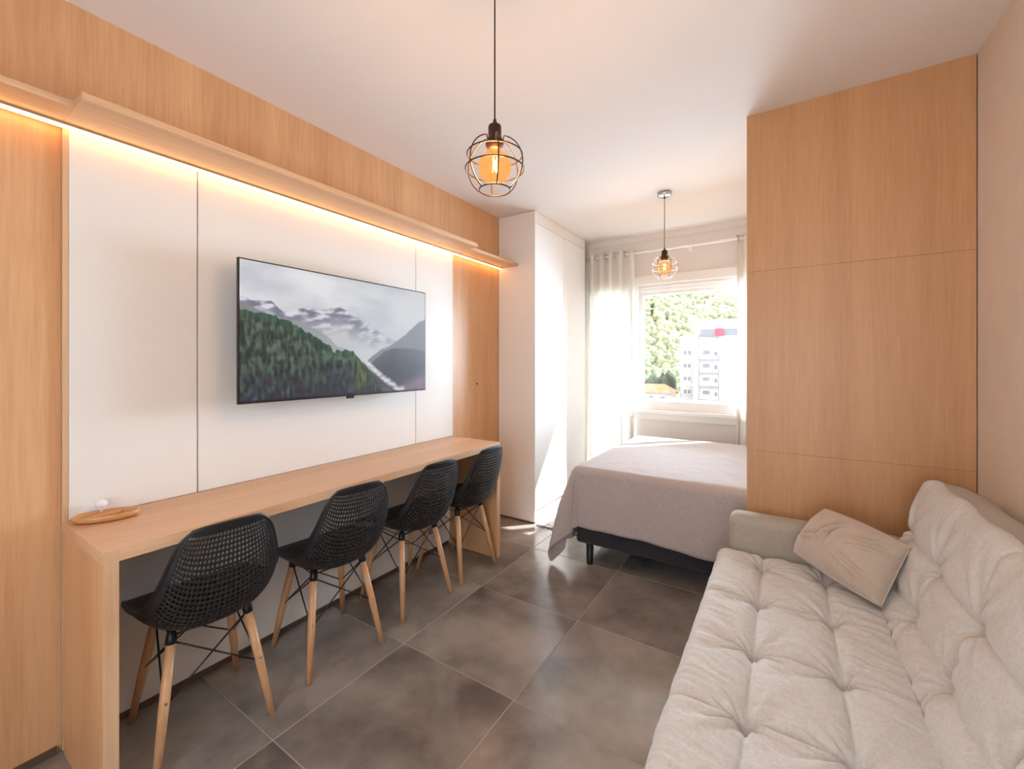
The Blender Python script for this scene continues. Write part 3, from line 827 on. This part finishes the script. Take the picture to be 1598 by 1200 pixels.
def back():
    b = NB()
    NV = 560
    A, B_ = Vector((SJ - 0.012, 0.395)), Vector((0.424, 0.836))
    d = (B_ - A); L = d.length; d /= L; nrm = Vector((-d.y, d.x))     # normal towards the room
    ends = (0.27 * L, 0.625 * L)
    R = 0.040
    prof = []
    n = 90
    for k in range(n + 1):
        q = k / n * L
        bul = 0.018 * math.sin(PI * min(1, q / (0.30 * L))) if q < 0.30 * L else 0
        lip = 0.008 * (1 - min(1, q / 0.05)) ** 2
        prof.append((A + d * q + nrm * (bul - lip), nrm, q, 1.0))
    top = prof[-1][0]
    cc = top - nrm * R
    for k in range(1, 9):
        a = k / 8 * (PI / 2 + 0.15)
        nn = nrm * math.cos(a) + d * math.sin(a)
        prof.append((cc + nn * R, nn, L, 1 - k / 8))
    VV = []
    ymax = SY1 - 0.004
    vs = [2.10, 1.78, 1.455, 1.12, 0.80, 0.50]
    for j in range(NV + 1):
        y = SY0 + (ymax - SY0) * j / NV
        ed = min(y - SY0, ymax - y)
        e = (1 - min(1, ed / 0.07)) ** 2
        row = []
        for (pt, nn, q, w) in prof:
            h = tufted(q, y, ends, vs, 0.30 if q > 0.36 * L else 0.7) * 0.95 * w if w > 0 else 0
            fade = min(1, q / 0.04)
            s = h * fade - 0.045 * e
            zz = 0.006 * math.sin(y * 21) * (q / L) ** 3
            row.append(b.verts.new((pt.x + nn.x * s, y, pt.y + nn.y * s + zz)))
        VV.append(row)
    m = len(prof)
    for j in range(NV):
        for i in range(m - 1):
            f = b.faces.new((VV[j][i], VV[j][i + 1], VV[j + 1][i + 1], VV[j + 1][i])); f.smooth = True
    # closing faces: top pad behind, rear, underside
    rear = [(0.545, 0.845), (0.605, 0.800), (0.622, 0.760), (0.600, 0.40), (SJ + 0.05, 0.33)]
    RR = [[b.verts.new((x, SY0 + 0.01 + (ymax - 0.02 - SY0) * j / 8, z)) for x, z in rear] for j in range(9)]
    return b, VV, RR
bb, VV, RR = back()
bmesh.ops.delete(bb, geom=[v for r in RR for v in r], context='VERTS')
for row in (VV[0], VV[-1]): bb.faces.new(row)
obj('backrest', bb, M['sofa'], sf)
# rear shell of the backrest, darker band along the top
rs = NB()
rp = [(0.458, 0.845), (0.478, 0.858), (0.540, 0.846), (0.600, 0.815), (0.624, 0.780), (0.628, 0.70), (0.600, 0.36), (0.43, 0.33), (0.445, 0.60), (0.462, 0.80)]
ya, yb = SY0 + 0.004, SY1 - 0.008
NR = 40
rows = []
for j in range(NR + 1):
    y = ya + (yb - ya) * j / NR
    e = (1 - min(1, min(y - ya, yb - y) / 0.05)) ** 2
    rows.append([rs.verts.new((x, y, z + (0.004 * math.sin(y * 21 + 1) - 0.03 * e if i < 5 else 0))) for i, (x, z) in enumerate(rp)])
for j in range(NR):
    for i in range(len(rp)):
        k = (i + 1) % len(rp)
        f = rs.faces.new((rows[j][i], rows[j][k], rows[j + 1][k], rows[j + 1][i])); f.smooth = i < 5
rs.faces.new(rows[0]); rs.faces.new(rows[-1])
obj('backrest_shell', rs, M['sofa_side'], sf)
for y0, y1 in ((SY1 + 0.004, 2.330), (0.230, SY0 - 0.004)):
    obj('armrest', bx(-0.222, 0.42, min(y0, y1), max(y0, y1), 0.19, 0.592, bev=0.038, seg=5), M['sofa_side'], sf)
obj('seat_frame', bx(SX0 + 0.03, 0.60, 0.24, 2.32, 0.13, 0.30, bev=0.01), M['sofa_side'], sf)
for xx in (SX0 + 0.08, 0.54):
    for yy in (0.33, 2.23):
        l = NB(); lathe(l, [(0, 0), (0.016, 0), (0.024, 0.13), (0, 0.13)], (xx, yy, 0), 14); obj('leg', l, M['black_metal'], sf)

# pillow
def pillow():
    b = NB()
    N = 60
    P = {(0, 0): Vector((0.030, 2.150, 0.500)), (1, 0): Vector((0.272, 1.868, 0.478)), (0, 1): Vector((0.139, 2.185, 0.690)), (1, 1): Vector((0.366, 1.985, 0.655))}
    cen = sum(P.values(), Vector()) / 4
    nx = ((P[(1, 0)] - P[(0, 0)]).cross(P[(0, 1)] - P[(0, 0)])).normalized()
    if nx.x > 0: nx = -nx
    for side in (1, -1):
        def fn(a, c):
            base = P[(0, 0)] * (1 - a) * (1 - c) + P[(1, 0)] * a * (1 - c) + P[(0, 1)] * (1 - a) * c + P[(1, 1)] * a * c
            u, v = 2 * a - 1, 2 * c - 1
            pin = 1 - 0.085 * (u * u * (1 - v * v) * 0 + 0)
            base = cen + (base - cen) * 1.0
            # edges pulled in between the corners
            base = base - (P[(1, 0)] - P[(0, 0)]) * (0.006 * u * (1 - v * v)) - (P[(0, 1)] - P[(0, 0)]) * (-0.040 * v * (1 - u * u))
            th = 0.112 * (max(0, 1 - u ** 2) * max(0, 1 - v ** 2)) ** 0.5
            wr = 0.0
            if side == 1:
                wr = 0.006 * nz(u * 2.2 + v * 1.2, v * 1.2 - u * 0.5, 4, 3) * th / 0.06
                for (cu, cv, ang, ln, amp) in ((-0.05, 0.35, 1.25, .45, .012), (0.12, 0.30, 1.4, .4, .010), (0.62, 0.55, 0.7, .35, .010), (0.75, 0.35, 0.5, .3, .008), (-0.5, -0.2, 0.5, .35, .006), (0.55, -0.45, -0.5, .4, .007)):
                    du, dv = u - cu, v - cv
                    l_ = du * math.cos(ang) + dv * math.sin(ang); w_ = -du * math.sin(ang) + dv * math.cos(ang)
                    wr += 2.4 * amp * math.exp(-(l_ / ln) ** 2) * (math.exp(-(w_ / 0.06) ** 2) - 0.8 * math.exp(-((w_ - 0.11) / 0.06) ** 2)) * (th / 0.098) ** .5
            return base + nx * side * (th * (1.0 if side == 1 else 0.45) + wr)
        grid(b, fn, N, N)
    bmesh.ops.remove_doubles(b, verts=b.verts, dist=0.0006)
    t = thing('throw_pillow', (cen.x, cen.y, 0.46), 'small beige satin pillow leaning in the corner of the sofa', 'pillow')
    co = obj('cover', b, M['pillow'], t)
    e = NB()
    def edge(a, c):
        base = P[(0, 0)] * (1 - a) * (1 - c) + P[(1, 0)] * a * (1 - c) + P[(0, 1)] * (1 - a) * c + P[(1, 1)] * a * c
        u, v = 2 * a - 1, 2 * c - 1
        return base - (P[(1, 0)] - P[(0, 0)]) * (0.006 * u * (1 - v * v)) - (P[(0, 1)] - P[(0, 0)]) * (-0.040 * v * (1 - u * u))
    pts = [edge(k / 20, 0) for k in range(20)] + [edge(1, k / 14) for k in range(14)] + [edge(1 - k / 20, 1) for k in range(20)] + [edge(0, 1 - k / 14) for k in range(14)]
    tube(e, pts, 0.0026, n=6, closed=True); obj('seam', e, M['pillow'], t)
pillow()

# ------------------------------------------------------------------ tray and ornament on the desk
tr = thing('wooden_tray', (-1.945, 0.462, DZ), 'small oval wooden tray on the near end of the desk', 'tray')
def tray():
    b = NB()
    n = 40; a0 = math.radians(62)
    rings = []
    for (k, z) in ((0.0, 0.001), (0.80, 0.001), (0.95, 0.006), (1.0, 0.020), (0.965, 0.0225), (0.925, 0.020), (0.86, 0.009), (0.0, 0.007)):
        if k == 0: rings.append([b.verts.new((-1.945, 0.462, DZ + z))]); continue
        R_ = []
        for j in range(n):
            a = 2 * PI * j / n
            u, v = 0.088 * k * math.cos(a), 0.050 * k * math.sin(a)
            R_.append(b.verts.new((-1.945 + u * math.cos(a0) - v * math.sin(a0), 0.462 + u * math.sin(a0) + v * math.cos(a0), DZ + z)))
        rings.append(R_)
    for A, B in zip(rings, rings[1:]):
        for j in range(n):
            k = (j + 1) % n
            if len(A) == 1: f = b.faces.new((A[0], B[k], B[j]))
            elif len(B) == 1: f = b.faces.new((A[j], A[k], B[0]))
            else: f = b.faces.new((A[j], A[k], B[k], B[j]))
            f.smooth = True
    return b
obj('dish', tray(), M['tray'], tr)
tk = NB(); box(tk, -1.952, -1.940, 0.425, 0.500, DZ + 0.008, DZ + 0.019, 0.002); obj('divider', tk, M['tray'], tr)
ot = thing('ornament', (-2.000, 0.462, DZ), 'small round white ornament standing behind the wooden tray', 'ornament')
ob_ = NB(); lathe(ob_, [(0, 0), (0.010, 0), (0.007, 0.008), (0.006, 0.022), (0.012, 0.028), (0, 0.030)], (-2.000, 0.462, DZ), 18); obj('foot', ob_, M['ceramic'], ot)
ob_ = NB(); lathe(ob_, [(0, 0.024), (0.009, 0.026), (0.015, 0.034), (0.0165, 0.042), (0.014, 0.050), (0.007, 0.056), (0, 0.057)], (-2.000, 0.462, DZ), 20); obj('knob', ob_, M['ceramic'], ot)

# ------------------------------------------------------------------ outside: ground, hill, forest, buildings
M['ground'] = plain('town_ground', (0.16, 0.15, 0.13), rough=0.95, var=0.3, vscale=0.05)
M['hill'] = plain('hill_soil', (0.10, 0.12, 0.05), rough=1.0, var=0.4, vscale=0.06)
M['tower'] = plain('pale_render', (0.36, 0.35, 0.345), rough=0.9, var=0.03, vscale=0.3)
M['tower2'] = plain('white_render', (0.46, 0.46, 0.47), rough=0.9)
M['tower_band'] = plain('grey_band', (0.17, 0.17, 0.19), rough=0.8)
M['tower_col'] = plain('cream_render', (0.50, 0.44, 0.38), rough=0.9)
M['dark_glass'] = plain('dark_window_glass', (0.13, 0.13, 0.15), rough=0.25)
M['sign_red'] = plain('red_sign', (0.62, 0.04, 0.07), rough=0.6)
M['roof'] = plain('terracotta_roof', (0.52, 0.17, 0.08), rough=0.9, var=0.25, vscale=0.6)
def forest_mat(name, a, b_):
    m, nt, p = new_mat(name)
    tc = nt.nodes.new('ShaderNodeTexCoord')
    n = nt.nodes.new('ShaderNodeTexNoise'); n.inputs['Scale'].default_value = 0.55; n.inputs['Detail'].default_value = 8; n.inputs['Roughness'].default_value = 0.7
    nt.links.new(tc.outputs['Object'], n.inputs['Vector'])
    r = nt.nodes.new('ShaderNodeValToRGB'); r.color_ramp.elements[0].position = 0.36; r.color_ramp.elements[1].position = 0.66
    r.color_ramp.elements[0].color = (*a, 1); r.color_ramp.elements[1].color = (*b_, 1)
    nt.links.new(n.outputs['Fac'], r.inputs['Fac']); nt.links.new(r.outputs['Color'], p.inputs['Base Color'])
    p.inputs['Roughness'].default_value = 1.0; p.inputs['Specular IOR Level'].default_value = 0.1
    bu = nt.nodes.new('ShaderNodeBump'); bu.inputs['Strength'].default_value = 1.0; bu.inputs['Distance'].default_value = 0.8
    nt.links.new(n.outputs['Fac'], bu.inputs['Height']); nt.links.new(bu.outputs['Normal'], p.inputs['Normal'])
    return m
M['forest'] = forest_mat('hillside_foliage', (0.13, 0.155, 0.088), (0.38, 0.39, 0.235))
M['conifer'] = forest_mat('dark_foliage', (0.035, 0.050, 0.035), (0.09, 0.11, 0.07))
GZ = -22.0
tag(obj('ground', bx(-400, 300, 12, 600, GZ - 1, GZ), M['ground']), 'town ground far below the window', kind='structure')
def hill_h(x, y):
    u = (y - 125) / 115.0
    s = max(0, min(1, u)); s = s * s * (3 - 2 * s)
    ridge = 38 - 0.95 * min(60, x + 32) if x > -32 else 38 + 0.55 * min(60, -32 - x)
    return GZ + (max(2, ridge) - GZ) * s + 2.0 * math.sin(x * 0.11 + y * 0.07)
hb = NB(); grid(hb, lambda a, b: (-190 + 290 * a, 120 + 170 * b, hill_h(-190 + 290 * a, 120 + 170 * b)), 58, 34)
tag(obj('hill', hb, M['hill']), 'wooded hillside rising behind the town', kind='structure')

ico = bmesh.new(); bmesh.ops.create_icosphere(ico, subdivisions=1, radius=1.0)
ICV = [v.co.copy() for v in ico.verts]; ico.verts.index_update(); ICF = [[v.index for v in f.verts] for f in ico.faces]; ico.free()
def crowns(spots_):
    vs, fs = [], []
    for (x, y, z, r, hgt) in spots_:
        o = len(vs); sd = random.uniform(0, 90)
        for c in ICV:
            k = 1 + 0.55 * mn.noise(c * 2.3 + Vector((sd, 0, 0)))
            vs.append((x + c.x * r * k, y + c.y * r * k, z + c.z * hgt * k))
        fs += [[i + o for i in f] for f in ICF]
    me = bpy.data.meshes.new('forest'); me.from_pydata(vs, [], fs); me.update()
    me.polygons.foreach_set('use_smooth', [True] * len(fs))
    return me
sp = []
for k in range(8000):
    y = 128 + 125 * random.random() ** 0.9; x = -0.42 * y + (0.52 * y) * random.random()
    r = random.uniform(0.8, 2.3)
    sp.append((x, y, hill_h(x, y) + r * 0.6, r, r * random.uniform(0.9, 1.35)))
me = crowns(sp); me.materials.append(M['forest'])
fo = bpy.data.objects.new('hillside_forest', me); C.objects.link(fo)
tag(fo, 'dense pale green forest covering the hillside', 'forest', kind='stuff')
sp = []
for k in range(60):
    x = random.uniform(-37, -23.5); y = random.uniform(104, 112); r = random.uniform(1.2, 2.2)
    sp.append((x, y, -6.5 + random.uniform(-3, 2.5), r, r * 1.6))
me = crowns(sp); me.materials.append(M['conifer'])
fo2 = bpy.data.objects.new('tree_belt', me); C.objects.link(fo2)
tag(fo2, 'belt of dark green trees at the foot of the hill', 'trees', kind='stuff')

# apartment tower
YT = 100.0
tw = thing('apartment_tower', (-12, YT + 6, GZ), 'tall pale apartment tower with a red sign on its grey top band', 'building')
def tpart(name, m, par, *b): return obj(name, bx(*b), M[m], par)
tpart('wall', 'tower', tw, -16.6, -11.75, YT, YT + 12, GZ, 10.0)
tpart('wall', 'tower2', tw, -11.75, -1.5, YT - 0.4, YT + 12, GZ, 9.9)
tpart('wing', 'tower', tw, -19.9, -16.6, YT + 1.0, YT + 12, GZ, 7.2)
tpart('corner_column', 'tower_col', tw, -16.95, -15.9, YT - 0.5, YT + 1.0, GZ, 7.3)
tpart('top_band', 'tower_band', tw, -15.45, -1.6, YT - 0.65, YT - 0.4, 6.95, 8.35)
tpart('sign', 'sign_red', tw, -12.5, -10.9, YT - 0.95, YT - 0.65, 6.85, 8.45)
tpart('parapet', 'tower2', tw, -16.8, -1.4, YT - 0.2, YT + 12, 10.0, 10.4)
for fl in range(6):
    zf = 3.3 - 2.9 * fl
    bl = tpart('balcony', 'tower2', tw, -15.6, -11.9, YT - 0.9, YT, zf - 1.35, zf - 0.65)
    w1 = tpart('window', 'tower_col', tw, -15.2, -13.5, YT - 0.12, YT - 0.02, zf - 0.45, zf + 0.65)
    obj('glazing', bx(-15.05, -13.65, YT - 0.16, YT - 0.12, zf - 0.3, zf + 0.5), M['dark_glass'], w1)
    w2 = tpart('window', 'tower_col', tw, -12.9, -12.0, YT - 0.12, YT - 0.02, zf - 0.9, zf + 0.4)
    obj('glazing', bx(-12.75, -12.15, YT - 0.16, YT - 0.12, zf - 0.8, zf + 0.25), M['dark_glass'], w2)
    w3 = tpart('window', 'tower_col', tw, -19.3, -17.5, YT + 0.88, YT + 0.98, zf - 0.5, zf + 0.7)
    obj('glazing', bx(-19.15, -18.5, YT + 0.84, YT + 0.88, zf - 0.35, zf + 0.55), M['dark_glass'], w3)
    obj('glazing', bx(-18.3, -17.65, YT + 0.84, YT + 0.88, zf - 0.35, zf + 0.55), M['dark_glass'], w3)
    tpart('slab_edge', 'tower_col', tw, -19.95, -16.9, YT + 0.85, YT + 1.0, zf - 1.5, zf - 1.25)

def house(x0, x1, y0, y1, z0, z1, rise, label, wallm, roofm):
    t = thing('house', ((x0 + x1) / 2, (y0 + y1) / 2, z0), label, 'building')
    obj('wall', bx(x0, x1, y0, y1, z0, z1), M[wallm], t)
    b = NB(); o = 0.5; xm = (x0 + x1) / 2
    vs = [b.verts.new(v) for v in ((x0 - o, y0 - o, z1), (x1 + o, y0 - o, z1), (x1 + o, y1 + o, z1), (x0 - o, y1 + o, z1), (x0 + 1.5, (y0 + y1) / 2, z1 + rise), (x1 - 1.5, (y0 + y1) / 2, z1 + rise))]
    for f in ((0, 1, 5, 4), (1, 2, 5), (2, 3, 4, 5), (3, 0, 4), (3, 2, 1, 0)): b.faces.new([vs[i] for i in f])
    obj('roof', b, M[roofm], t)
    n = max(2, int((x1 - x0) / 2.2))
    for k in range(n):
        xx = x0 + (x1 - x0) * (k + 0.5) / n
        obj('window', bx(xx - 0.4, xx + 0.4, y0 - 0.08, y0 + 0.02, z1 - 2.0, z1 - 0.8), M['dark_glass'], t)
house(-27.5, -20.5, 92, 99, GZ, -5.2, 1.7, 'low house with a terracotta roof beside the tower', 'tower', 'roof')
house(-19.4, -16.2, 78, 85, GZ, -6.3, 1.3, 'small house with a terracotta roof in front of the tower', 'tower2', 'roof')
house(-27.0, -20.0, 76, 84, GZ, -6.4, 0.25, 'low white flat-roofed building left of the terracotta roofs', 'tower2', 'tower2')
